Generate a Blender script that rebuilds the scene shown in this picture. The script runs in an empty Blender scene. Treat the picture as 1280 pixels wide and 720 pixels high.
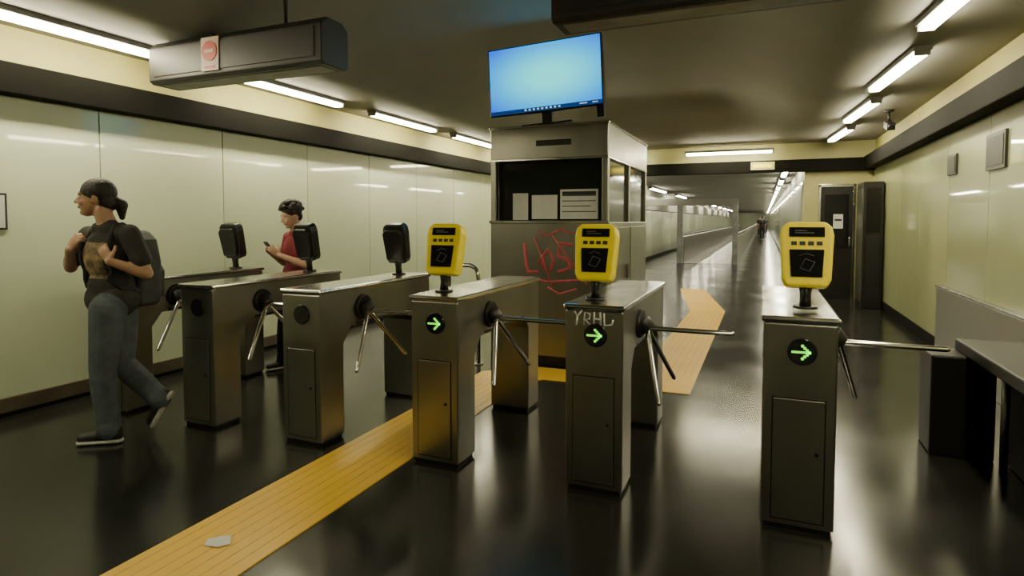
import bpy, bmesh, math, random
import numpy as np
from mathutils import Vector, Matrix
random.seed(7)
scene = bpy.context.scene

# ------------------------------------------------------------------ materials
def mat(name, col, rough=.5, metal=0.0, noise=None, dark=.6, bump=0.0, bscale=60, emis=None, strength=0, stretch=(1,1,1), coat=0.0, rvar=0.0, spec=.5):
    m = bpy.data.materials.new(name); m.use_nodes = True
    nt = m.node_tree; b = nt.nodes['Principled BSDF']
    c = (col[0], col[1], col[2], 1)
    b.inputs['Base Color'].default_value = c
    b.inputs['Roughness'].default_value = rough
    b.inputs['Metallic'].default_value = metal
    b.inputs['Specular IOR Level'].default_value = spec
    b.inputs['Coat Weight'].default_value = coat
    b.inputs['Coat Roughness'].default_value = .04
    if emis:
        b.inputs['Emission Color'].default_value = (*emis, 1)
        b.inputs['Emission Strength'].default_value = strength
    if noise or bump or rvar:
        tc = nt.nodes.new('ShaderNodeTexCoord'); mp = nt.nodes.new('ShaderNodeMapping')
        mp.inputs['Scale'].default_value = stretch
        nt.links.new(tc.outputs['Object'], mp.inputs['Vector'])
        n = nt.nodes.new('ShaderNodeTexNoise'); n.inputs['Scale'].default_value = noise or 8
        n.inputs['Detail'].default_value = 5
        nt.links.new(mp.outputs['Vector'], n.inputs['Vector'])
        if noise:
            mx = nt.nodes.new('ShaderNodeMix'); mx.data_type = 'RGBA'
            mx.inputs[6].default_value = (col[0]*dark, col[1]*dark, col[2]*dark, 1)
            mx.inputs[7].default_value = c
            rp = nt.nodes.new('ShaderNodeMapRange'); rp.inputs[1].default_value = .3; rp.inputs[2].default_value = .7
            nt.links.new(n.outputs['Fac'], rp.inputs[0]); nt.links.new(rp.outputs[0], mx.inputs[0])
            nt.links.new(mx.outputs[2], b.inputs['Base Color'])
        if rvar:
            r2 = nt.nodes.new('ShaderNodeMapRange'); r2.inputs[1].default_value = .3; r2.inputs[2].default_value = .7
            r2.inputs[3].default_value = max(0.02, rough-rvar); r2.inputs[4].default_value = rough+rvar
            nt.links.new(n.outputs['Fac'], r2.inputs[0]); nt.links.new(r2.outputs[0], b.inputs['Roughness'])
        if bump:
            n2 = nt.nodes.new('ShaderNodeTexNoise'); n2.inputs['Scale'].default_value = bscale
            nt.links.new(mp.outputs['Vector'], n2.inputs['Vector'])
            bp = nt.nodes.new('ShaderNodeBump'); bp.inputs['Strength'].default_value = bump; bp.inputs['Distance'].default_value = .01
            nt.links.new(n2.outputs['Fac'], bp.inputs['Height']); nt.links.new(bp.outputs['Normal'], b.inputs['Normal'])
    return m

M = {}
M['floor'] = mat('black_rubber_floor', (.014,.014,.012), .19, noise=1.3, dark=.7, rvar=.05, spec=.6)
M['ceiling'] = mat('ceiling_paint', (.22,.21,.185), .7, noise=1.2, dark=.88)
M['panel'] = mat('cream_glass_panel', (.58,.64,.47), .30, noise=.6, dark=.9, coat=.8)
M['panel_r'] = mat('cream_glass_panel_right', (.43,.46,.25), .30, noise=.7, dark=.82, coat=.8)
M['seam'] = mat('panel_seam', (.10,.10,.07), .6)
M['trim'] = mat('dark_brown_trim', (.0055,.005,.0038), .7, noise=4, dark=.7, spec=.08)
M['base'] = mat('baseboard', (.10,.075,.045), .5, noise=5)
M['upper'] = mat('upper_wall_paint', (.38,.35,.115), .6, noise=2, dark=.85)
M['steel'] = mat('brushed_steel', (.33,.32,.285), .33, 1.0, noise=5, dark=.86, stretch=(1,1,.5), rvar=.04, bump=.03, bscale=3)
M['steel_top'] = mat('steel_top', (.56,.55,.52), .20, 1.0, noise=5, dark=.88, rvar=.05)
M['chrome'] = mat('chrome', (.70,.69,.66), .14, 1.0)
M['darkmetal'] = mat('dark_metal', (.03,.028,.025), .4, .6, noise=8)
M['black'] = mat('black_plastic', (.012,.012,.012), .35, noise=10)
M['bench'] = mat('black_bench_paint', (.008,.008,.007), .45, noise=10, spec=.3)
M['blackgloss'] = mat('black_glass', (.008,.008,.009), .08)
M['yellow'] = mat('yellow_plastic', (.90,.72,.006), .38, noise=6, dark=.9)
M['strip'] = mat('yellow_tactile', (.76,.46,.035), .36, noise=2.5, dark=.86, bump=.08, bscale=40)
M['stripline'] = mat('yellow_tactile_groove', (.68,.40,.03), .45, noise=20)
M['light'] = mat('tube_light', (1,1,.9), .5, emis=(1,.91,.60), strength=84)
M['light_far'] = mat('tube_light_far', (1,1,.9), .5, emis=(1,.93,.68), strength=80)
M['green'] = mat('green_led', (.1,.8,.1), .5, emis=(.22,1,.03), strength=1.5)
M['white'] = mat('white_paper', (.62,.62,.60), .6, noise=12, dark=.9)
M['grey'] = mat('grey_plate', (.25,.25,.24), .5, noise=5)
M['icon'] = mat('dim_icon', (.11,.11,.10), .5, noise=5)
M['ink'] = mat('black_ink', (.02,.02,.025), .6)
M['red'] = mat('red_sign', (.62,.05,.035), .45)
M['pink'] = mat('sign_plate', (.66,.50,.42), .45)
M['spray_red'] = mat('red_spray', (.58,.085,.11), .6, noise=30, dark=.6)
M['spray_white'] = mat('white_spray', (.72,.72,.70), .6, noise=30, dark=.7)
M['signbox'] = mat('dark_sign_box', (.020,.018,.019), .45, noise=3, dark=.7)
M['glassdark'] = mat('booth_glass', (.015,.017,.016), .08, spec=.18)
M['olive'] = mat('olive_paint', (.38,.36,.16), .5, noise=3, dark=.85)
M['bezel'] = mat('tv_bezel', (.01,.01,.012), .3)

def tvmat():
    m = bpy.data.materials.new('tv_screen'); m.use_nodes = True; nt = m.node_tree
    b = nt.nodes['Principled BSDF']; b.inputs['Base Color'].default_value = (0,0,0,1); b.inputs['Roughness'].default_value=.2
    b.inputs['Specular IOR Level'].default_value = .1
    tc = nt.nodes.new('ShaderNodeTexCoord'); mp = nt.nodes.new('ShaderNodeMapping')
    mp.inputs['Location'].default_value = (-.55,-.5,-.5); 
    nt.links.new(tc.outputs['Generated'], mp.inputs[0])
    mp2 = nt.nodes.new('ShaderNodeMapping'); mp2.inputs['Scale'].default_value = (1.35,0,1.5)
    nt.links.new(mp.outputs[0], mp2.inputs[0])
    g = nt.nodes.new('ShaderNodeTexGradient'); g.gradient_type='SPHERICAL'
    nt.links.new(mp2.outputs[0], g.inputs[0])
    r = nt.nodes.new('ShaderNodeValToRGB')
    e = r.color_ramp.elements; e[0].position=.0; e[0].color=(.0,.12,1,1); e[1].position=.8; e[1].color=(.08,1,1,1)
    x = e.new(.35); x.color=(.0,.48,1,1)
    nt.links.new(g.outputs[0], r.inputs[0]); nt.links.new(r.outputs[0], b.inputs['Emission Color'])
    b.inputs['Emission Strength'].default_value = 1.45
    return m
M['tv'] = tvmat()
M['tvbar'] = mat('taskbar', (.01,.02,.06), .3, emis=(.01,.05,.22), strength=.7)
M['tvicon'] = mat('taskbar_icon', (.5,.6,.8), .3, emis=(.6,.8,1), strength=1.0)

# ------------------------------------------------------------------ mesh builder
class B:
    def __init__(s): s.bm = bmesh.new(); s.mats = []
    def mi(s, m):
        m = M[m] if isinstance(m, str) else m
        if m not in s.mats: s.mats.append(m)
        return s.mats.index(m)
    def faces(s, vs, fs, m, smooth=False):
        i = s.mi(m); bv = [s.bm.verts.new(v) for v in vs]
        for f in fs:
            try:
                fc = s.bm.faces.new([bv[k] for k in f]); fc.material_index = i; fc.smooth = smooth
            except ValueError: pass
    def box(s, x0,x1,y0,y1,z0,z1,m, X=None):
        v = [Vector(p) for p in [(x0,y0,z0),(x1,y0,z0),(x1,y1,z0),(x0,y1,z0),(x0,y0,z1),(x1,y0,z1),(x1,y1,z1),(x0,y1,z1)]]
        if X is not None: v = [X @ p for p in v]
        s.faces(v, [(0,3,2,1),(4,5,6,7),(0,1,5,4),(1,2,6,5),(2,3,7,6),(3,0,4,7)], m)
    def rings(s, rings, m, smooth=True, X=None):
        n = len(rings[0]); vs = [Vector(p) for r in rings for p in r]
        if X is not None: vs = [X @ p for p in vs]
        fs = []
        for k in range(len(rings)-1):
            for j in range(n):
                fs.append((k*n+j, k*n+(j+1)%n, (k+1)*n+(j+1)%n, (k+1)*n+j))
        i = s.mi(m); bv = [s.bm.verts.new(v) for v in vs]
        for f in fs:
            fc = s.bm.faces.new([bv[k] for k in f]); fc.material_index=i; fc.smooth=smooth
        for cap in (list(reversed(bv[:n])), bv[-n:]):
            fc = s.bm.faces.new(cap); fc.material_index=i
    def tube(s, pts, r, m, seg=12, X=None, flat=None):
        pts = [Vector(p) for p in pts]; rs = r if isinstance(r,(list,tuple)) else [r]*len(pts)
        rings=[]; prev=None
        for k,p in enumerate(pts):
            t = (pts[min(k+1,len(pts)-1)]-pts[max(k-1,0)]).normalized()
            if prev is None:
                a = Vector((0,0,1)) if abs(t.z)<.9 else Vector((1,0,0))
                u = t.cross(a).normalized()
            else: u = (prev - t*prev.dot(t)).normalized()
            prev = u; w = t.cross(u)
            rg=[]
            for j in range(seg):
                a = 2*math.pi*j/seg
                o = (u*math.cos(a)+w*math.sin(a))*rs[k]
                if flat is not None:
                    fn, sc = flat; o = o - Vector(fn)*(o.dot(Vector(fn)))*(1-sc)
                rg.append(p+o)
            rings.append(rg)
        s.rings(rings, m, True, X)
    def cyl(s, p0, p1, r0, r1, m, seg=28, X=None): s.tube([p0,p1],[r0,r1],m,seg,X)
    def prism(s, pts, ax, a0, a1, m, X=None):
        def P(p, a):
            if ax=='x': return (a,p[0],p[1])
            if ax=='y': return (p[0],a,p[1])
            return (p[0],p[1],a)
        n=len(pts); vs=[Vector(P(p,a0)) for p in pts]+[Vector(P(p,a1)) for p in pts]
        if X is not None: vs=[X@v for v in vs]
        fs=[tuple(range(n)), tuple(range(2*n-1,n-1,-1))]+[(j,(j+1)%n,n+(j+1)%n,n+j) for j in range(n)]
        s.faces(vs, fs, m)
    def finish(s, name, parent=None, loc=(0,0,0), rot=(0,0,0), bevel=0, seg=2):
        bmesh.ops.recalc_face_normals(s.bm, faces=s.bm.faces)
        me = bpy.data.meshes.new(name); s.bm.to_mesh(me); s.bm.free()
        for m in s.mats: me.materials.append(m)
        o = bpy.data.objects.new(name, me); scene.collection.objects.link(o)
        o.location = loc; o.rotation_euler = rot
        if parent: o.parent = parent
        if bevel:
            md = o.modifiers.new('bevel','BEVEL'); md.width=bevel; md.segments=seg; md.limit_method='ANGLE'; md.angle_limit=math.radians(40)
        return o
def empty(name, loc=(0,0,0), rot=(0,0,0)):
    e = bpy.data.objects.new(name, None); scene.collection.objects.link(e); e.location=loc; e.rotation_euler=rot; e.empty_display_size=.2
    return e

XL, XR, Y0, YE = -5.0, 1.75, -4.0, 12.0
# ------------------------------------------------------------------ room shell
b=B(); b.box(XL-.2,XR+.2,Y0-.2,95,-.15,0,'floor'); b.finish('floor')
b=B(); nx,ny=44,70
def ss(a,c,x):
    t=max(0,min(1,(x-a)/(c-a))); return t*t*(3-2*t)
vs=[];
for j in range(ny+1):
    y=Y0-.1+(YE-Y0+.2)*j/ny
    for i in range(nx+1):
        x=XL-.1+(XR-XL+.2)*i/nx
        dx=min(x-XL,XR-x); dy=YE-y
        vs.append((x,y,2.78+.46*ss(.95,2.5,dx)*ss(.9,3.2,dy)))
fs=[(j*(nx+1)+i,j*(nx+1)+i+1,(j+1)*(nx+1)+i+1,(j+1)*(nx+1)+i) for j in range(ny) for i in range(nx)]
b.faces(vs,fs,'ceiling',True)
o=b.finish('ceiling'); md=o.modifiers.new('solid','SOLIDIFY'); md.thickness=.12; md.offset=1

def wall_side(name, X, sgn, pm, y0, y1, joints):
    b=B()
    b.box(X, X+sgn*.2, y0, y1, 0, 2.9, 'seam') if sgn>0 else b.box(X+sgn*.2, X, y0, y1, 0, 2.9, 'seam')
    ys=joints
    for a,c in zip(ys[:-1],ys[1:]):
        a2=max(a,y0)+.005; c2=min(c,y1)-.005
        if c2-a2<.05: continue
        x0,x1=sorted((X, X-sgn*.02))
        b.box(x0,x1,a2,c2,.13,2.30,pm)
    x0,x1=sorted((X, X-sgn*.012)); b.box(x0,x1,y0,y1,2.48,2.9,'upper')
    return b.finish(name, bevel=.002)
jl=[3.22+1.2*k for k in range(-7,9)]
wall_side('wall_left', XL, -1, 'panel', Y0, YE, jl)
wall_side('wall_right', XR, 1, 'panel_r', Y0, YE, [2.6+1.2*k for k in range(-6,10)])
b=B(); b.box(XL-.2,XR+.2,Y0-.2,Y0,0,3.3,'panel'); b.finish('wall_back')
b=B(); b.box(XL+.0,XL+.15,Y0,YE,2.28,2.50,'trim'); b.finish('trim_1',bevel=.01)
b=B(); b.box(XR-.18,XR,Y0,YE,2.28,2.50,'trim'); b.finish('trim_2',bevel=.01)
b=B(); b.box(XL+.0,XL+.035,Y0,YE,0,.13,'base'); b.box(XL,XL+.05,Y0,YE,.0,.03,'trim'); b.finish('baseboard_left',bevel=.004)
b=B(); b.box(XR-.035,XR,Y0,YE,0,.13,'trim'); b.finish('baseboard_right',bevel=.004)
b=B()
b.box(.65,XR+.2,YE,YE+.25,0,2.95,'olive')
b.box(XL-.2,-3.75,YE,YE+.25,0,2.95,'olive')
b.box(-3.75,.65,YE,YE+.25,2.28,2.95,'olive')
b.finish('wall_end')
b=B(); b.box(XL,XR,YE-.12,YE,2.26,2.48,'trim'); b.finish('trim_3',bevel=.01)
b=B(); b.box(.65,.85,YE+.25,95,0,2.45,'seam')
for k in range(34):
    b.box(.63,.65,YE+.26+k*2.4,YE+.25+(k+1)*2.4-.02,.12,2.1,'panel')
b.finish('wall_corridor_right')
b=B(); b.box(-3.95,-3.75,YE+.25,95,0,2.45,'seam')
for k in range(34):
    b.box(-3.75,-3.73,YE+.26+k*2.4,YE+.25+(k+1)*2.4-.02,.12,1.72,'panel')
b.box(-3.75,-3.60,YE+.25,95,1.74,2.2,'ceiling')
b.finish('wall_corridor_left')
b=B(); b.box(-3.95,.85,YE+.25,95,2.45,2.55,'ceiling'); b.finish('ceiling_corridor')
b=B(); b.box(-3.95,.85,95,95.2,0,2.55,'panel'); b.finish('wall_corridor_end')

# ------------------------------------------------------------------ lights
def lamp(x0,y0,x1,y1,z=2.72,m='light',name='fluorescent_ceiling_light',w=.045):
    L=math.hypot(x1-x0,y1-y0); ang=math.atan2(y1-y0,x1-x0)
    e=empty(name,((x0+x1)/2,(y0+y1)/2,z),(0,0,ang))
    b=B(); b.box(-L/2-.03,L/2+.03,-w-.02,w+.02,.022,.062,'grey'); 
    b.box(-L/2-.03,-L/2-.005,-w-.01,w+.01,-.015,.022,'grey'); b.box(L/2+.005,L/2+.03,-w-.01,w+.01,-.015,.022,'grey')
    b.finish('housing',e,bevel=.004)
    b=B(); b.box(-L/2,L/2,-w,w,-.015,.02,m); b.finish('tube_diffuser',e,bevel=.01)
for k in range(-2,4):
    lamp(-4.57,4.2+2.15*k,-4.57,5.7+2.15*k)
for k in range(-3,4):
    lamp(1.13,5.73+2.14*k-.0,1.01,7.13+2.14*k) if 7.13+2.14*k<11.95 else None
lamp(-1.35,11.55,.10,11.55,z=2.60)
lamp(-3.6,11.55,-2.15,11.55,z=2.60)
for k in range(14):
    lamp(.38,YE+1+k*3.2,.38,YE+3+k*3.2,z=2.38,m='light_far')
for k in range(10):  # added row, no fixtures known here; brightens the corridor's left wall
    lamp(-3.3,YE+1+k*6,-3.3,YE+4+k*6,z=2.38,m='light_far')
for k in range(4):
    lamp(.38,YE+48+k*9,.38,YE+53+k*9,z=2.38,m='light_far')

# ------------------------------------------------------------------ yellow guide strip
b=B()
b.prism([(-2.38,-1.5),(-1.885,-1.5),(-1.885,4.75),(-1.76,4.89),(-.53,4.93),(-.53,9.67),(-1.1,12.6),(-1.55,12.5),(-1.03,9.5),(-1.03,5.33),(-1.95,5.30),(-2.38,4.95)],'z',0,.006,'strip')
for k in range(7):
    x=-2.33+k*.062
    b.box(x,x+.006,-1.5,4.7,.006,.0068,'stripline')
    x=-.97+k*.064
    b.box(x,x+.006,5.4,9.5,.006,.0068,'stripline')
b.finish('tactile_guide_strip')
b=B(); b.faces([(0,0,.008),(.07,.01,.012),(.10,.05,.01),(.06,.09,.02),(.01,.08,.010),(-.02,.04,.012)],[(0,1,2,3,4,5)],'white')
o=b.finish('paper_scrap',loc=(-2.19,1.80,.001)); md=o.modifiers.new('s','SOLIDIFY'); md.thickness=.002

# ------------------------------------------------------------------ turnstiles
def turnstile(x, y, active, tag=False, arms=(0,1,2)):
    e=empty('turnstile',(x,y,0))
    W=.15; H=.955
    b=B()
    prof=[(.0,.02),(.0,H-.02),(.02,H),(1.28,H),(1.30,H-.02),(1.30,.02),(1.09,.02),(1.09,.62),(1.04,.70),(.30,.70),(.22,.60),(.22,.02)]
    b.prism(prof,'x',-W,W,'steel'); b.finish('housing',e,bevel=.008,seg=3)
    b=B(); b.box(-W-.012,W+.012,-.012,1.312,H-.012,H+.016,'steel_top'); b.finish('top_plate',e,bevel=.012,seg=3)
    b=B(); b.box(-W+.012,W-.012,.012,.208,0,.03,'darkmetal'); b.box(-W+.012,W-.012,1.10,1.288,0,.03,'darkmetal')
    b.box(-W-.003,W+.003,.35,1.0,.705,.722,'darkmetal')
    b.finish('plinths',e,bevel=.003)
    b=B(); b.box(-.105,.105,-.006,.0,.05,.60,'steel'); b.cyl((.075,-.011,.36),(.075,-.002,.36),.009,.009,'darkmetal',14)
    b.finish('service_door',e,bevel=.003)
    b=B(); b.box(-.11,.11,-.002,.001,.045,.605,'darkmetal'); b.finish('door_gap',e)
    b=B(); zc=.815; b.cyl((0.01,-.010,zc),(0.01,0,zc),.058,.062,'blackgloss',36)
    b.finish('indicator_lens',e,bevel=.002)
    if active:
        b=B()
        b.box(-.034,.040,-.0122,-.0098,zc-.0045,zc+.0045,'green')
        for k in range(0,4):
            for sg in (-1,1):
                cx=.0385-k*.0095; cz=zc+sg*k*.0095
                b.box(cx-.0055,cx+.0055,-.0125,-.0095,cz-.0055,cz+.0055,'green')
        b.finish('green_arrow',e)
    if tag:
        b=B(); F=-.004
        def st(p): b.tube([(q[0],F,q[1]) for q in p],.0048,'spray_white',8,flat=((0,1,0),.4))
        st([(-.10,.935),(-.085,.905),(-.060,.94)]); st([(-.085,.905),(-.090,.862)])
        st([(-.05,.865),(-.044,.930),(-.018,.922),(-.022,.897),(-.044,.893),(-.010,.86)])
        st([(.004,.935),(.002,.862)]); st([(.0,.90),(.036,.897)]); st([(.034,.935),(.038,.862)]); st([(.054,.93),(.056,.868),(.095,.874),(.10,.90)])
        b.finish('graffiti_tag',e)
    hz=.82; hy=.42
    b=B()
    b.cyl((W-.002,hy,hz),(W+.022,hy,hz),.085,.078,'darkmetal',32)
    a=Vector((1,0,-1)).normalized(); hub=Vector((W+.02,hy,hz))
    b.cyl(hub-a*.01,hub+a*.050,.055,.045,'darkmetal',28)
    c=hub+a*.035
    b.finish('tripod_hub',e,bevel=.004)
    b=B()
    D=((1,0,0),(.25,.612,-.75),(.25,-.612,-.75))
    for k in arms:
        d=Vector(D[k]).normalized(); L=.46
        b.tube([c,c+d*.03,c+d*(L-.012),c+d*L],[.017,.0145,.013,.008],'chrome',18)
    b.finish('tripod_arms',e)
    return e

def validator(x,y,z0,col,back=False,yaw=0,tilt=.22):
    e=empty('ticket_validator' ,(x,y,z0),(0,0,(math.pi if back else 0)+yaw))
    X=Matrix.Translation((0,0,.10))@Matrix.Rotation(-tilt,4,'X')
    bodymat='yellow' if col else 'black'
    b=B(); b.cyl((0,.02,0),(0,.02,.012),.055,.052,'darkmetal'); b.tube([(0,.02,.01),(0,.025,.06),(0,.03,.13)],[.026,.024,.034],'black',20); b.finish('stand',e)
    b=B()
    pts=[(-.088,0),(.088,0),(.104,.035),(.116,.245),(.108,.285),(.082,.31),(-.082,.31),(-.108,.285),(-.116,.245),(-.104,.035)]
    if not col: pts=[(p[0]*.82,p[1]) for p in pts]
    b.prism(pts,'y',-.035,.055,bodymat,X); b.finish('body',e,bevel=.014,seg=4)
    b=B(); b.prism([(-.07,.03),(.07,.03),(.085,.24),(.06,.275),(-.06,.275),(-.085,.24)],'y',.05,.085,'black',X); b.finish('rear_housing',e,bevel=.012,seg=3)
    b=B()
    b.box(-.076,.076,-.040,-.034,.236,.282,'blackgloss',X)
    b.prism([(-.066,.045),(.066,.045),(.074,.175),(-.074,.175)],'y',-.041,-.034,'blackgloss',X)
    b.finish('display_and_reader',e,bevel=.003)
    b=B()
    for k in range(4):
        cx=-.054+k*.036
        b.box(cx-.012,cx+.012,-.0375,-.034,.196,.214,'ink',X)
    b.tube([(-.028,-.042,.085),(.012,-.042,.072),(.034,-.042,.115),(-.006,-.042,.130),(-.028,-.042,.085)],.0022,'icon',6,X)
    b.tube([(-.03,-.042,.145),(0,-.042,.155),(.03,-.042,.145)],.0018,'icon',6,X)
    b.box(-.05,.03,-.0415,-.0395,.252,.256,'icon',X); b.box(-.05,.0,-.0415,-.0395,.262,.266,'icon',X)
    b.finish('keys_and_pictogram',e)
    return e

TS=[(.155,2.93,True),(-.79,2.95,True),(-1.715,2.94,True),(-2.64,2.90,False),(-3.50,2.87,False),(-4.36,2.85,False)]
for k,(x,y,a) in enumerate(TS):
    turnstile(x,y,a,tag=(k==1),arms=(0,1) if k==0 else (0,1,2))
top=.971
validator(.185,3.12,top+.012,True,yaw=.0)
validator(-.835,3.13,top,True,yaw=.03)
validator(-1.765,3.13,top-.0,True,yaw=.05)
validator(-2.65,4.02,top,False,back=True,yaw=.1)
validator(-3.50,3.98,top,False,back=True)
validator(-4.30,3.95,top,False,back=True,yaw=.1)

# low dark barrier bench and guard panel by the right wall
e=empty('barrier_bench',(0,0,0))
b=B(); b.box(.93,1.25,4.22,4.50,0,.60,'bench'); b.box(1.30,1.64,1.95,4.2,0,.60,'bench'); b.finish('pedestals',e,bevel=.012)
b=B(); b.box(1.10,1.66,1.9,4.46,.60,.67,'bench'); b.finish('top_slab',e,bevel=.01)
b=B(); b.cyl((1.26,4.12,0),(1.26,4.12,.60),.020,.020,'steel',16); b.cyl((1.26,3.2,0),(1.26,3.2,.60),.020,.020,'steel',16); b.finish('posts',e)
b=B(); b.box(1.672,1.72,1.0,7.5,.0,.70,'steel'); b.box(1.666,1.722,.99,7.51,.70,.725,'steel_top'); b.finish('wall_guard_panel',bevel=.006)

# ------------------------------------------------------------------ ticket booth
bx0,bx1,by0,by1=-2.49,-1.315,5.38,7.3
e=empty('ticket_booth',(0,0,0))
b=B()
b.box(bx0,bx1,by0,by1,0,1.38,'steel')
b.box(bx0,bx0+.06,by0,by0+.06,1.38,1.98,'steel'); b.box(bx1-.06,bx1,by0,by0+.06,1.38,1.98,'steel')
b.box(bx0,bx0+.06,by1-.06,by1,1.38,1.98,'steel'); b.box(bx1-.06,bx1,by1-.06,by1,1.38,1.98,'steel')
b.box(bx1-.06,bx1,6.3,6.36,1.38,1.98,'steel'); b.box(bx0,bx0+.06,6.3,6.36,1.38,1.98,'steel')
b.box(bx0,bx1,by0,by1,1.98,2.28,'steel')
b.finish('cabin',e,bevel=.008)
b=B(); b.box(bx0-.012,bx1+.012,by0-.015,by0+.03,1.365,1.395,'steel_top'); b.box(bx0-.012,bx1+.012,by0-.012,by1+.012,2.275,2.30,'steel_top')
b.box(bx0-.006,bx1+.006,by0-.008,by1+.006,1.965,1.985,'steel_top')
b.box(bx1-.7,bx1-.35,by0-.006,by0+.01,2.10,2.155,'darkmetal')
b.box(bx0,bx1+.004,by0-.004,by1,0,.10,'darkmetal')
b.finish('cabin_trim',e,bevel=.004)
b=B()
b.box(bx0+.05,bx1-.05,by0+.10,by0+.11,1.38,1.98,'glassdark')
b.box(bx1-.04,bx1-.03,by0+.05,by1-.05,1.38,1.98,'glassdark')
b.box(bx0+.03,bx0+.04,by0+.05,by1-.05,1.38,1.98,'glassdark')
b.finish('windows',e)
b=B()
b.box(bx1,bx1+.006,by0+.1,6.26,.15,1.33,'steel'); b.box(bx1,bx1+.006,6.38,by1-.1,.15,1.33,'steel')
b.box(bx1+.006,bx1+.03,6.18,6.20,.8,.95,'chrome'); b.finish('side_panels',e,bevel=.003)
b=B()
def paper(x0,x1,z0,z1,lines):
    y=by0+.09
    b.box(x0,x1,y,y+.004,z0,z1,'white')
    n=lines
    for k in range(n):
        z=z1-.06-(z1-z0-.08)*k/n
        b.box(x0+.02,x1-.02-(.05 if k%3==2 else 0),y-.001,y,z-.004,z+.004,'ink')
paper(bx0+.20,bx0+.36,1.40,1.66,0)
paper(bx0+.40,bx0+.66,1.41,1.64,0)
paper(bx0+.69,bx0+1.06,1.41,1.69,4)
b.box(bx0+.71,bx0+1.04,by0+.088,by0+.0895,1.635,1.67,'ink')
b.finish('notices',e)
b=B(); F=by0-.004
def st(p,r=.016): b.tube([(bx0+q[0],F,q[1]) for q in p],r,'spray_red',8,flat=((0,1,0),.3))
st([(.36,1.18),(.38,.96),(.40,.90),(.50,.91)]); 
st([(.54,1.07),(.56,.93)]); st([(.50,.98),(.60,1.12),(.66,1.02),(.62,.92)])
st([(.84,1.17),(.72,1.18),(.70,1.06),(.80,1.03),(.82,.95),(.70,.91)])
st([(.90,1.15),(.90,.95),(1.02,.94)]); st([(.90,1.05),(1.0,1.06)]); st([(.90,1.15),(1.03,1.16)])
st([(.34,.85),(.6,.81),(1.0,.85)],.010); st([(.50,1.30),(.58,1.24),(.72,1.31),(.85,1.27)],.009); st([(.60,.76),(.72,.70),(.88,.76)],.009)
st([(.46,1.24),(.66,.72)],.007); st([(.64,1.26),(.98,.80)],.007)
b.finish('graffiti',e)

# television on top of the booth
e=empty('television',(-1.925,5.36,2.735),(math.radians(0),math.radians(-2.6),0))
w,h=.56,.325
b=B(); b.box(-w,w,-.02,.03,-h,h,'bezel'); b.box(-w*.6,w*.6,.03,.07,-h*.7,h*.5,'bezel'); b.finish('casing',e,bevel=.006)
b=B(); b.box(-w+.012,w-.012,-.024,-.019,-h+.02,h-.012,'tv'); b.finish('screen',e)
b=B(); b.box(-w+.012,w-.012,-.0262,-.0235,-h+.02,-h+.052,'tvbar'); 
for k in range(9): b.box(-.2+k*.042,-.182+k*.042,-.0275,-.026,-h+.028,-h+.044,'tvicon')
b.box(w-.22,w-.15,-.0275,-.026,-h+.032,-h+.040,'tvicon'); b.box(w-.10,w-.05,-.0275,-.026,-h+.032,-h+.040,'tvicon')
b.finish('taskbar',e)
b=B(); b.box(-.25,.25,.0,.16,-.435,-.42,'bezel'); b.box(-.05,.05,.03,.07,-.43,-h+.1,'bezel'); b.box(.48,.55,.03,.10,-.42,.18,'bezel'); b.finish('stand',e,bevel=.004)

# ------------------------------------------------------------------ hanging sign boxes
def signbox(x0,x1,y,zb,zt,rods,sign):
    xc=(x0+x1)/2; hw=(x1-x0)/2
    e=empty('hanging_sign',(xc,y,zb)); H=zt-zb
    b=B(); b.prism([(0,.02),(.03,0),(.25,0),(.28,.02),(.28,H-.05),(.22,H),(.06,H),(0,H-.05)],'x',-hw,hw,'signbox')
    b.finish('box',e,bevel=.008)
    b=B(); b.box(-hw+.06,hw-.06,-.006,.002,.05,H-.07,'signbox'); b.box(-hw+.05,hw-.05,.06,.22,-.004,.002,'grey'); b.finish('panels',e,bevel=.003)
    b=B()
    for r in rods: b.cyl((r-xc,.14,H-.01),(r-xc,.14,3.24-zb),.014,.014,'darkmetal',14); 
    b.finish('rods',e)
    if sign is not None:
        b=B(); s=sign-xc
        b.box(s-.085,s+.085,-.014,-.005,H/2-.12,H/2+.12,'pink'); b.cyl((s,-.019,H/2+.02),(s,-.013,H/2+.02),.072,.072,'red',36)
        b.box(s-.045,s+.045,-.022,-.018,H/2+.008,H/2+.032,'pink'); b.box(s-.05,s+.05,-.016,-.013,H/2-.10,H/2-.085,'red'); b.finish('no_entry_sign',e)
signbox(-4.38,-2.72,3.22,2.44,2.76,[-3.85,-3.15],-3.72)
signbox(-1.12,.55,3.22,2.50,2.80,[-.8,.25],None)

# ------------------------------------------------------------------ wall items
b=B(); b.box(0,.02,-.22,.22,-.15,.15,'black'); b.box(-.004,.0,-.19,.19,-.12,.12,'darkmetal'); b.finish('wall_plaque',loc=(XR-.04,6.02,1.96),bevel=.004)
b=B(); b.box(0,.02,-.15,.15,-.10,.10,'black'); b.box(-.004,.0,-.13,.13,-.08,.08,'darkmetal'); b.finish('wall_plaque',loc=(XR-.04,7.25,1.95),bevel=.004)
b=B(); b.box(0,.012,-.2,.2,-.13,.13,'ink'); b.box(.012,.014,-.185,.185,-.115,.115,'white'); b.box(.014,.016,.04,.14,-.06,.06,'ink'); b.finish('wall_sign',loc=(XL+.021,2.35,1.46))
e=empty('surveillance_camera',(1.42,8.85,2.78))
b=B(); b.cyl((0,0,-.03),(0,0,0),.05,.06,'darkmetal'); b.cyl((0,0,-.16),(0,0,-.02),.014,.014,'darkmetal'); b.finish('mount',e)
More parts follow.
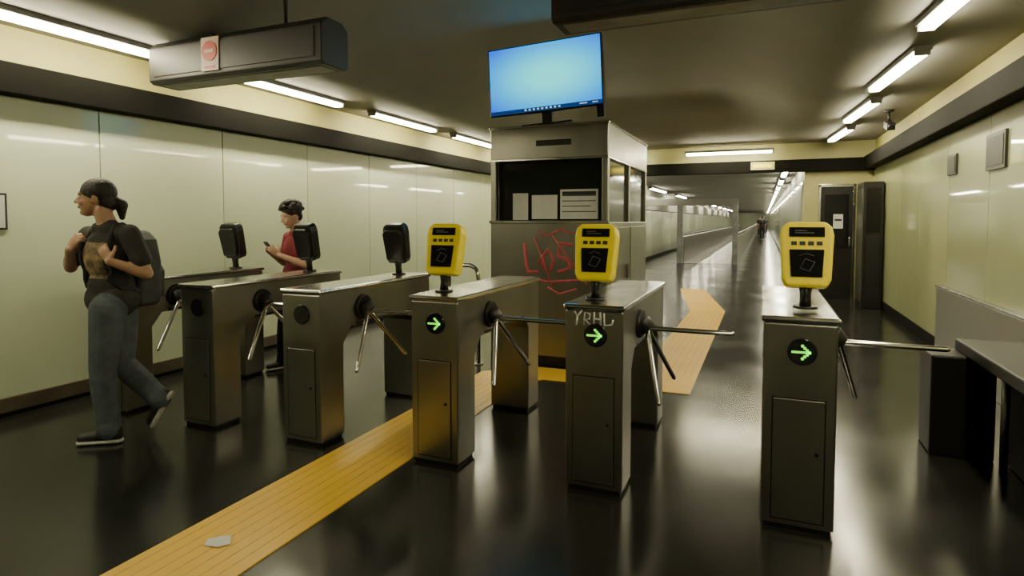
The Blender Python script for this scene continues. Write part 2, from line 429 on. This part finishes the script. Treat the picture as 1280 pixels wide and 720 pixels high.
b=B(); X=Matrix.Translation((0,-.05,-.2))@Matrix.Rotation(.25,4,'X'); b.box(-.045,.045,-.13,.13,-.045,.045,'darkmetal',X); b.cyl((0,-.15,0),(0,-.12,0),.035,.04,'blackgloss',20,X); b.finish('body',e,bevel=.008)
b=B(); b.box(-.20,.20,-.03,0,-.07,.07,'olive'); b.box(-.16,.16,-.033,-.029,-.03,.03,'yellow'); b.finish('beam_sign',loc=(-.05,YE-.12,2.38))
e=empty('door_1',(1.17,YE,0))
b=B(); b.box(-.29,-.25,-.04,.02,0,2.03,'steel_top'); b.box(.25,.29,-.04,.02,0,2.03,'steel_top'); b.box(-.29,.29,-.04,.02,1.98,2.03,'steel_top'); b.finish('frame',e,bevel=.004)
b=B(); b.box(-.25,.25,-.02,.0,0,1.98,'darkmetal'); b.box(-.19,.19,-.026,-.019,.9,1.85,'blackgloss'); b.cyl((.2,-.07,.95),(.2,-.07,1.1),.01,.01,'chrome'); b.box(.195,.205,-.07,-.02,1.02,1.04,'chrome'); b.finish('leaf',e,bevel=.003)
b=B(); b.box(-.05,.10,-.031,-.026,1.25,1.5,'white'); b.box(-.03,.08,-.033,-.030,1.38,1.42,'ink'); b.finish('notice',e)
e=empty('equipment_cabinet',(1.57,11.2,0))
b=B(); b.box(-.14,.14,-.35,.35,0,2.0,'darkmetal'); b.finish('body',e,bevel=.01)
b=B(); b.box(-.10,.10,-.358,-.348,.12,1.15,'black'); b.box(-.10,.10,-.358,-.348,1.2,1.9,'blackgloss'); b.box(-.148,-.138,-.3,.3,.1,1.9,'steel'); b.finish('doors',e,bevel=.004)
b=B()
b.tube([(-2.86,5.2,0),(-2.86,5.2,.86),(-2.84,5.2,.93),(-2.78,5.2,.96),(-2.62,5.2,.96),(-2.56,5.2,.93),(-2.54,5.2,.86),(-2.54,5.2,0)],.021,'steel_top',14)
b.cyl((-2.86,5.2,0),(-2.86,5.2,.012),.05,.05,'steel',20); b.cyl((-2.54,5.2,0),(-2.54,5.2,.012),.05,.05,'steel',20)
b.finish('handrail')
e=empty('moving_walkway',(0,20.5,0))
for nm,x in (('balustrade_1',-2.5),('balustrade_2',-.85)):
    b=B(); b.box(x-.06,x+.06,0,55,0,.86,'steel'); b.finish(nm,e,bevel=.02)
    b=B(); b.tube([(x,-.25,.0),(x,-.38,.25),(x,-.38,.6),(x,-.25,.86),(x,0,.92),(x,55,.92)],.05,'black',12); b.finish(nm+'_handrail',e)
b=B(); b.box(-2.44,-.91,-.6,55,0,.012,'steel_top'); b.finish('tread_plate',e)
e=empty('portal_frame',(0,20,0))
b=B(); b.box(-2.60,-2.42,-.09,.09,0,1.9,'grey'); b.box(-.92,-.76,-.09,.09,0,1.9,'grey'); b.box(-3.6,-.76,-.09,.09,1.86,2.08,'ceiling'); b.finish('posts_and_beam',e,bevel=.01)

# ------------------------------------------------------------------ people
def nrm(v): v=np.array(v,float); return v/np.linalg.norm(v)
class Fig:
    def __init__(s): s.pr=[]
    def cone(s,p0,p1,r0,r1,lab,flat=None): s.pr.append(('c',np.array(p0,float),np.array(p1,float),r0,r1,lab,flat))
    def ell(s,c,r,lab,R=None): s.pr.append(('e',np.array(c,float),np.array(r,float),np.eye(3) if R is None else R,None,lab,None))
    def xf(s,start,R,org=(0,0,0),off=(0,0,0)):
        o=np.array(org,float); of=np.array(off,float)
        for i in range(start,len(s.pr)):
            p=s.pr[i]
            if p[0]=='c':
                fl=p[6]
                if fl is not None: fl=(R@np.array(fl[0],float),fl[1])
                s.pr[i]=('c',R@(p[1]-o)+o+of,R@(p[2]-o)+o+of,p[3],p[4],p[5],fl)
            else: s.pr[i]=('e',R@(p[1]-o)+o+of,p[2],R@p[3],None,p[5],None)
    def hand(s,w,d,n,left,curl,lab='skin'):
        w=np.array(w,float); d=nrm(d); n=np.array(n,float); n=nrm(n-d*np.dot(n,d)); t=np.cross(d,n)*(-1 if left else 1)
        s.cone(w+d*.015,w+d*.07,.030,.039,lab,(n,.40))
        for off,L in ((.029,.070),(.0095,.079),(-.0105,.074),(-.029,.058)):
            p=w+d*.078+t*off; dd=d.copy(); nn=n.copy(); r=.0092
            for f in (.45,.30,.25):
                q=p+dd*L*f; s.cone(p,q,r,r-.0008,lab); r-=.0008; p=q
                c,si=math.cos(curl),math.sin(curl); dd,nn=c*dd+si*nn, c*nn-si*dd
        p=w+d*.022+t*.028; dd=nrm(d*.7+t*.75+n*.35); q=p+dd*.04; s.cone(p,q,.013,.0105,lab)
        dd=nrm(d*.9+t*.2+n*.45); s.cone(q,q+dd*.032,.0105,.0088,lab)
    def sdf(s,P):
        D=[]
        for p in s.pr:
            if p[0]=='c':
                _,a,c,r0,r1,lab,fl=p; Q=P
                if fl is not None:
                    n=nrm(fl[0]); Q=P+((P-a)@n)[:,None]*n*(1/fl[1]-1)
                ab=c-a; t=np.clip(((Q-a)@ab)/max(1e-9,ab@ab),0,1)
                D.append(np.linalg.norm(Q-(a+t[:,None]*ab),axis=1)-(r0+t*(r1-r0)))
            else:
                _,c,r,R,_,lab,_=p; Q=(P-c)@R
                D.append((np.linalg.norm(Q/r,axis=1)-1)*r.min())
        return np.array(D)
    def mesh(s):
        V=[];Fc=[];base=0; n=16
        for p in s.pr:
            if p[0]=='c':
                _,a,c,r0,r1,lab,fl=p; ab=c-a; L=np.linalg.norm(ab); t=ab/L
                u=np.cross(t,[0,0,1] if abs(t[2])<.9 else [1,0,0]); u=u/np.linalg.norm(u); w=np.cross(t,u)
                rings=[]
                for k in range(1,6):
                    an=math.pi/2*k/5; rings.append((-math.cos(an)*r0,math.sin(an)*r0,a))
                for k in range(0,5):
                    an=math.pi/2*(1-k/5); rings.append((math.cos(an)*r1,math.sin(an)*r1,c))
                pts=[a-t*r0]
                for h,rr,o in rings:
                    for j in range(n):
                        q=2*math.pi*j/n; pts.append(o+t*h+(u*math.cos(q)+w*math.sin(q))*rr)
                pts.append(c+t*r1); pts=np.array(pts)
                if fl is not None:
                    nn=nrm(fl[0]); pts=pts-((pts-a)@nn)[:,None]*nn*(1-fl[1])
            else:
                _,c,r,R,_,lab,_=p; pts=[np.array([0,0,-1.])]
                for k in range(1,11):
                    an=-math.pi/2+math.pi*k/11
                    for j in range(n):
                        q=2*math.pi*j/n; pts.append(np.array([math.cos(an)*math.cos(q),math.cos(an)*math.sin(q),math.sin(an)]))
                pts.append(np.array([0,0,1.])); pts=(np.array(pts)*r)@R.T+c
            nr=(len(pts)-2)//n
            V+=pts.tolist()
            for j in range(n):
                Fc.append((base,base+1+(j+1)%n,base+1+j))
                for k in range(nr-1):
                    Fc.append((base+1+k*n+j,base+1+k*n+(j+1)%n,base+1+(k+1)*n+(j+1)%n,base+1+(k+1)*n+j))
                Fc.append((base+1+(nr-1)*n+j,base+1+(nr-1)*n+(j+1)%n,base+1+nr*n))
            base+=len(pts)
        return V,Fc
    def build(s,name,parent,mats,voxel=.006,smooth=3,relabel=None,scale=1):
        V,Fc=s.mesh(); me=bpy.data.meshes.new('tmp'); me.from_pydata(V,[],Fc)
        bm=bmesh.new(); bm.from_mesh(me); bmesh.ops.recalc_face_normals(bm,faces=bm.faces); bm.to_mesh(me); bm.free()
        o=bpy.data.objects.new('tmp',me); scene.collection.objects.link(o)
        r=o.modifiers.new('r','REMESH'); r.mode='VOXEL'; r.voxel_size=voxel
        if smooth:
            sm=o.modifiers.new('s','SMOOTH'); sm.factor=.5; sm.iterations=smooth
        dg=bpy.context.evaluated_depsgraph_get(); m2=bpy.data.meshes.new_from_object(o.evaluated_get(dg)); bpy.data.objects.remove(o)
        m2.name=name; m2.materials.clear()
        labs=list(mats.keys())
        for k in labs: m2.materials.append(mats[k])
        nv=len(m2.vertices); co=np.empty(nv*3); m2.vertices.foreach_get('co',co); co=co.reshape(-1,3)
        cen=np.empty(len(m2.polygons)*3); m2.polygons.foreach_get('center',cen); cen=cen.reshape(-1,3)
        D=s.sdf(cen); idx=D.argmin(0); pl=np.array([labs.index(p[5]) for p in s.pr]); li=pl[idx]
        if relabel: li=relabel(cen,li,labs)
        m2.polygons.foreach_set('material_index',li.astype(np.int32))
        m2.polygons.foreach_set('use_smooth',np.ones(len(m2.polygons),bool))
        zmin=co[:,2].min(); co[:,2]-=zmin; co*=scale; m2.vertices.foreach_set('co',co.ravel()); m2.update()
        ob=bpy.data.objects.new(name,m2); scene.collection.objects.link(ob)
        if parent: ob.parent=parent
        return ob,zmin
def Rz(a): c,s=math.cos(a),math.sin(a); return np.array([[c,-s,0],[s,c,0],[0,0,1.]])
def Ry(a): c,s=math.cos(a),math.sin(a); return np.array([[c,0,s],[0,1,0],[-s,0,c]])

def head(f,H,curly=False,yaw=0,pitch=0):
    st=len(f.pr); h=np.array(H)
    A=lambda x,y,z:(h+np.array([x,y,z]))
    f.ell(A(-.005,0,.02),(.093,.074,.093),'skin'); f.ell(A(.025,0,-.03),(.068,.060,.082),'skin')
    f.cone(A(-.01,0,-.055),A(.045,0,-.082),.050,.036,'skin'); f.ell(A(.064,0,-.092),(.024,.024,.02),'skin')
    f.cone(A(.084,0,.012),A(.108,0,-.024),.009,.013,'skin'); f.cone(A(.094,-.012,-.028),A(.094,.012,-.028),.009,.009,'skin')
    f.cone(A(.080,-.038,.026),A(.080,.038,.026),.011,.011,'skin')
    for sg in (-1,1):
        f.cone(A(.089,sg*.018,.031),A(.079,sg*.045,.029),.005,.004,'hair')
        f.ell(A(-.005,sg*.076,-.008),(.020,.012,.031),'skin'); f.ell(A(.080,sg*.030,.004),(.012,.014,.009),'white_eye'); f.ell(A(.086,sg*.030,.004),(.0075,.008,.008),'eye')
        f.ell(A(.066,sg*.034,-.030),(.022,.020,.022),'skin')
    f.cone(A(.089,-.018,-.058),A(.089,.018,-.058),.0085,.0085,'lip')
    if curly:
        f.ell(A(-.02,0,.045),(.100,.086,.088),'hair'); f.ell(A(-.065,0,-.01),(.045,.068,.06),'hair')
        rnd=random.Random(3)
        for k in range(130):
            th=rnd.uniform(0,2*math.pi); ph=rnd.uniform(-.25,1.5)
            x=math.cos(ph)*math.cos(th); y=math.cos(ph)*math.sin(th); z=math.sin(ph)
            if x>.35 and z<.38: continue
            f.ell(A(-.016+x*.112,y*.104,.048+z*.104),(.022,.022,.022),'hair')
    else:
        f.ell(A(-.018,0,.044),(.104,.087,.090),'hair'); f.ell(A(-.062,0,-.022),(.056,.074,.070),'hair')
        f.cone(A(-.10,0,-.02),A(-.14,0,-.04),.040,.040,'hair'); f.cone(A(-.14,0,-.04),A(-.145,0,-.12),.040,.018,'hair')
        f.cone(A(.015,.070,.03),A(-.0,.076,-.02),.016,.008,'hair'); f.cone(A(.015,-.070,.03),A(-.0,-.076,-.02),.016,.008,'hair')
    f.xf(st,Rz(yaw)@Ry(pitch),H-np.array([0.02,0,.08]))

def torso(f,tw,low=.92):
    st=len(f.pr)
    f.ell((0,0,1.00),(.118,.158,.15),'shirt'); f.ell((.005,0,1.20),(.124,.174,.18),'shirt')
    f.cone((-.01,-.145,1.335),(-.01,.145,1.335),.064,.064,'shirt'); f.cone((0,-.03,1.36),(0,.03,1.36),.075,.075,'shirt',((1,0,0),.9))
    f.cone((0,-.055,low),(0,.055,low),.126,.126,'shirt',((1,0,0),.95))
    f.cone((-.005,0,1.36),(.018,0,1.49),.056,.051,'skin')
    f.xf(st,Rz(tw))
def arm(f,sh,el,wr,tw,left,hd,hn,curl):
    st=len(f.pr); sh,el,wr=map(lambda v:np.array(v,float),(sh,el,wr))
    f.cone(sh,sh+(el-sh)*.66,.064,.064,'shirt'); f.cone(sh+(el-sh)*.3,el,.044,.038,'skin'); f.cone(el,wr,.039,.026,'skin')
    f.cone(el+(wr-el)*.1,el+(wr-el)*.45,.042,.037,'skin')
    f.hand(wr,hd,hn,left,curl); f.xf(st,Rz(tw))
def leg(f,hip,kn,an,lab='trousers',w=1.0):
    hip,kn,an=map(lambda v:np.array(v,float),(hip,kn,an))
    f.cone(hip,kn,.098*w,.070*w,lab); f.cone(kn,kn+(an-kn)*.4,.069*w,.070*w,lab); f.cone(kn+(an-kn)*.4,an,.069*w,.060*w,lab)
    f.cone(an+(an-kn)*.03,an-(an-kn)*.05,.064*w,.064*w,lab)
def shoe(f,heel,toe,up):
    heel,toe,up=map(lambda v:np.array(v,float),(heel,toe,up)); up=nrm(up)
    d=nrm(toe-heel); L=np.linalg.norm(toe-heel)
    f.cone(heel+up*.050,toe+up*.036,.040,.034,'shoe'); f.cone(heel+up*.075,heel+up*.07+d*L*.45,.040,.032,'shoe')
    f.cone(heel+up*.012,toe+up*.012,.044,.042,'sole',(up,.38))

skin=mat('skin',(.46,.27,.17),.5,noise=20,dark=.85); skin2=mat('skin_light',(.52,.31,.21),.5,noise=20,dark=.85)
hair=mat('dark_hair',(.014,.010,.008),.55,noise=60,dark=.4,bump=.5,bscale=120,stretch=(1,1,.3)); eye=mat('iris',(.02,.012,.01),.2); ew=mat('eye_white',(.50,.47,.43),.3); lip=mat('lip',(.34,.14,.11),.5)
jeans=mat('grey_blue_jeans',(.095,.115,.135),.85,noise=14,dark=.6,bump=.3,bscale=30); shoeM=mat('black_shoe',(.012,.012,.012),.6,noise=20); soleM=mat('white_sole',(.62,.62,.58),.6,noise=30)
tee=mat('charcoal_tshirt',(.038,.035,.032),.9,noise=18,dark=.6,bump=.4,bscale=14); prt=mat('shirt_print',(.42,.30,.16),.85,noise=16,dark=.12)
redtee=mat('dark_red_tshirt',(.22,.025,.035),.9,noise=14,dark=.6,bump=.4,bscale=14); blk=mat('black_trousers',(.012,.012,.014),.85,noise=14,dark=.6)
bag=mat('grey_backpack',(.06,.063,.063),.75,noise=12,dark=.5,bump=.3,bscale=40); strapm=mat('dark_backpack_strap',(.016,.016,.016),.8,noise=20)

# man with backpack, mid-stride; upper body carried slightly forward and turned
f=Fig(); tw=math.radians(60); FW=np.array([.07,0,0])
st0=len(f.pr); f.cone((0,-.065,.90),(0,.065,.90),.108,.108,'trousers'); f.xf(st0,Rz(tw*.5),off=FW*.5)
leg(f,(.03,.085,.86),(.07,.095,.47),(.04,.10,.10),w=1.1); shoe(f,(.00,.10,0),(.19,.105,0),(0,0,1))
leg(f,(.03,-.085,.86),(.03,-.075,.47),(-.22,-.0,.25),w=1.1); shoe(f,(-.295,-.0,.245),(-.205,-.0,.075),(.87,0,.5))
st0=len(f.pr)
torso(f,tw)
arm(f,(-.01,.185,1.335),(-.03,.285,1.08),(.120,.165,1.17),tw,True,(-.05,-.55,.75),(-1,-.2,-.1),1.05)
arm(f,(-.01,-.185,1.335),(.03,-.325,1.13),(.130,-.175,1.25),tw,False,(-.05,.60,.60),(-1,.2,-.1),1.05)
f.xf(st0,Ry(.04),(0,0,.9),off=FW*.6)
head(f,(.122,0,1.570),yaw=math.radians(12),pitch=-.02)
f.cone((.05,0,1.40),(.095,0,1.50),.054,.052,'skin')
pt=Rz(-tw)
def rl(c,li,labs):
    q=(c-np.array([.052,0,0]))@pt.T
    m=(li==labs.index('shirt'))&(q[:,0]>.04)&(abs(q[:,1])<.085)&(q[:,2]>1.06)&(q[:,2]<1.29)
    li=li.copy(); li[m]=labs.index('print'); return li
me_=empty('man',(-3.79,2.545,0),(0,0,math.radians(213)))
MS=.975
_,zm=f.build('body',me_,dict(skin=skin,hair=hair,eye=eye,white_eye=ew,lip=lip,trousers=jeans,shoe=shoeM,sole=soleM,shirt=tee,print=prt),voxel=.0055,relabel=rl,scale=MS)
bp=empty('backpack',(.050*MS,0,-zm*MS),(0,0,tw)); bp.parent=me_; bp.scale=(MS,MS,MS)
b=B(); XB=Matrix.Rotation(math.radians(90),4,'Z')@Matrix.Translation((0,.095,0))
b.prism([(-.14,.88),(-.12,.85),(.12,.85),(.14,.88),(.155,1.15),(.12,1.30),(.05,1.36),(-.05,1.36),(-.12,1.30),(-.155,1.15)],'y',0,.17,bag,XB)
b.finish('pack',bp,bevel=.045,seg=5)
b=B(); b.prism([(-.10,.90),(.10,.90),(.11,1.08),(.08,1.12),(-.08,1.12),(-.11,1.08)],'y',.155,.215,bag,XB)
b.tube([(-.13,-.03,1.36),(-.14,-.025,1.395),(-.14,.025,1.395),(-.13,.03,1.36)],.008,'black',8); b.finish('pocket_and_handle',bp,bevel=.02,seg=4)
# shoulder straps laid on the shirt surface (torso frame)
tf=Fig(); torso(tf,0)
def march(p,d):
    p=np.array(p,float); d=nrm(d)
    for _ in range(200):
        v=tf.sdf(p[None,:]).min()
        if v<.002: break
        p=p+d*max(.0015,v*.5)
    return p
b=B()
for sg in (-1,1):
    P=[(-.11,sg*.085,1.30)]
    for x in (-.06,-.02,.02): P.append(march((x,sg*.095,1.6),(0,0,-1)))
    for z in (1.34,1.29,1.23,1.17,1.11): P.append(march((.35,sg*(.10+.02*(1.34-z)/.2),z),(-1,0,0)))
    for a_,z in ((50,1.05),(75,1.0),(100,.98),(125,.96)):
        a=math.radians(a_); P.append(march((.4*math.cos(a),sg*.4*math.sin(a),z),(-math.cos(a),-sg*math.sin(a),0)))
    b.tube([Vector(p) for p in P],.019,strapm,12)
b.finish('straps',bp)

# boy looking at phone
f=Fig()
f.cone((0,-.065,.90),(0,.065,.90),.112,.112,'trousers')
leg(f,(0,.085,.86),(.06,.095,.47),(.0,.10,.10)); shoe(f,(-.04,.10,0),(.14,.115,0),(0,0,1))
leg(f,(0,-.085,.86),(.10,-.09,.47),(.12,-.09,.10)); shoe(f,(.08,-.09,0),(.26,-.10,0),(0,0,1))
torso(f,0,.97)
arm(f,(-.01,.185,1.335),(.02,.235,1.07),(.215,.075,1.17),0,True,(.65,-.30,.62),(-.1,-.9,.35),.75)
arm(f,(-.01,-.185,1.335),(.02,-.235,1.07),(.215,-.075,1.17),0,False,(.65,.30,.62),(-.1,.9,.35),.75)
head(f,(.03,0,1.565),curly=True,pitch=.28)
bo=empty('boy',(-4.04,4.40,0),(0,0,math.radians(248)))
sc=.92
_,zm=f.build('body',bo,dict(skin=skin2,hair=hair,eye=eye,white_eye=ew,lip=lip,trousers=blk,shoe=shoeM,sole=soleM,shirt=redtee),voxel=.0055,scale=sc)
ph=B(); ph.box(-.006,.006,-.036,.036,-.075,.075,'black'); ph.box(-.008,-.005,-.032,.032,-.068,.068,'blackgloss')
ph.finish('phone',bo,loc=(.275*sc,0,(1.235-zm)*sc),rot=(0,math.radians(35),0),bevel=.004)

# distant pedestrians
for (x,y,hd,m) in ((-.15,47,90,blk),(.1,62,80,bag),(-.35,56,270,blk)):
    f=Fig(); f.cone((0,-.065,.90),(0,.065,.90),.112,.112,'trousers')
    leg(f,(0,.085,.86),(.06,.09,.47),(.10,.09,.10)); shoe(f,(.06,.09,0),(.24,.10,0),(0,0,1))
    leg(f,(0,-.085,.86),(.0,-.09,.47),(-.14,-.09,.12)); shoe(f,(-.18,-.09,.01),(0,-.09,0),(0,0,1))
    torso(f,0); arm(f,(-.01,.185,1.335),(-.03,.23,1.08),(.06,.22,.86),0,True,(.2,0,-1),(0,-1,0),.3); arm(f,(-.01,-.185,1.335),(-.05,-.23,1.08),(-.0,-.22,.84),0,False,(.1,0,-1),(0,1,0),.3)
    head(f,(.02,0,1.565))
    e=empty('pedestrian',(x,y,0),(0,0,math.radians(hd)))
    f.build('body',e,dict(skin=skin,hair=hair,eye=eye,white_eye=ew,lip=lip,trousers=blk,shoe=shoeM,sole=soleM,shirt=m),voxel=.012)

# ------------------------------------------------------------------ world + camera
w=bpy.data.worlds.new('world'); scene.world=w; w.use_nodes=True
w.node_tree.nodes['Background'].inputs[0].default_value=(.9,.85,.6,1); w.node_tree.nodes['Background'].inputs[1].default_value=.02
cam=bpy.data.cameras.new('camera'); co=bpy.data.objects.new('camera',cam); scene.collection.objects.link(co)
co.location=(0,0,1.4); co.rotation_euler=(math.radians(90-2.6),0,math.radians(22.8))
cam.sensor_width=36; cam.lens=750/1280*36; cam.shift_y=-51/1280; cam.clip_start=.05; cam.clip_end=200
scene.camera=co
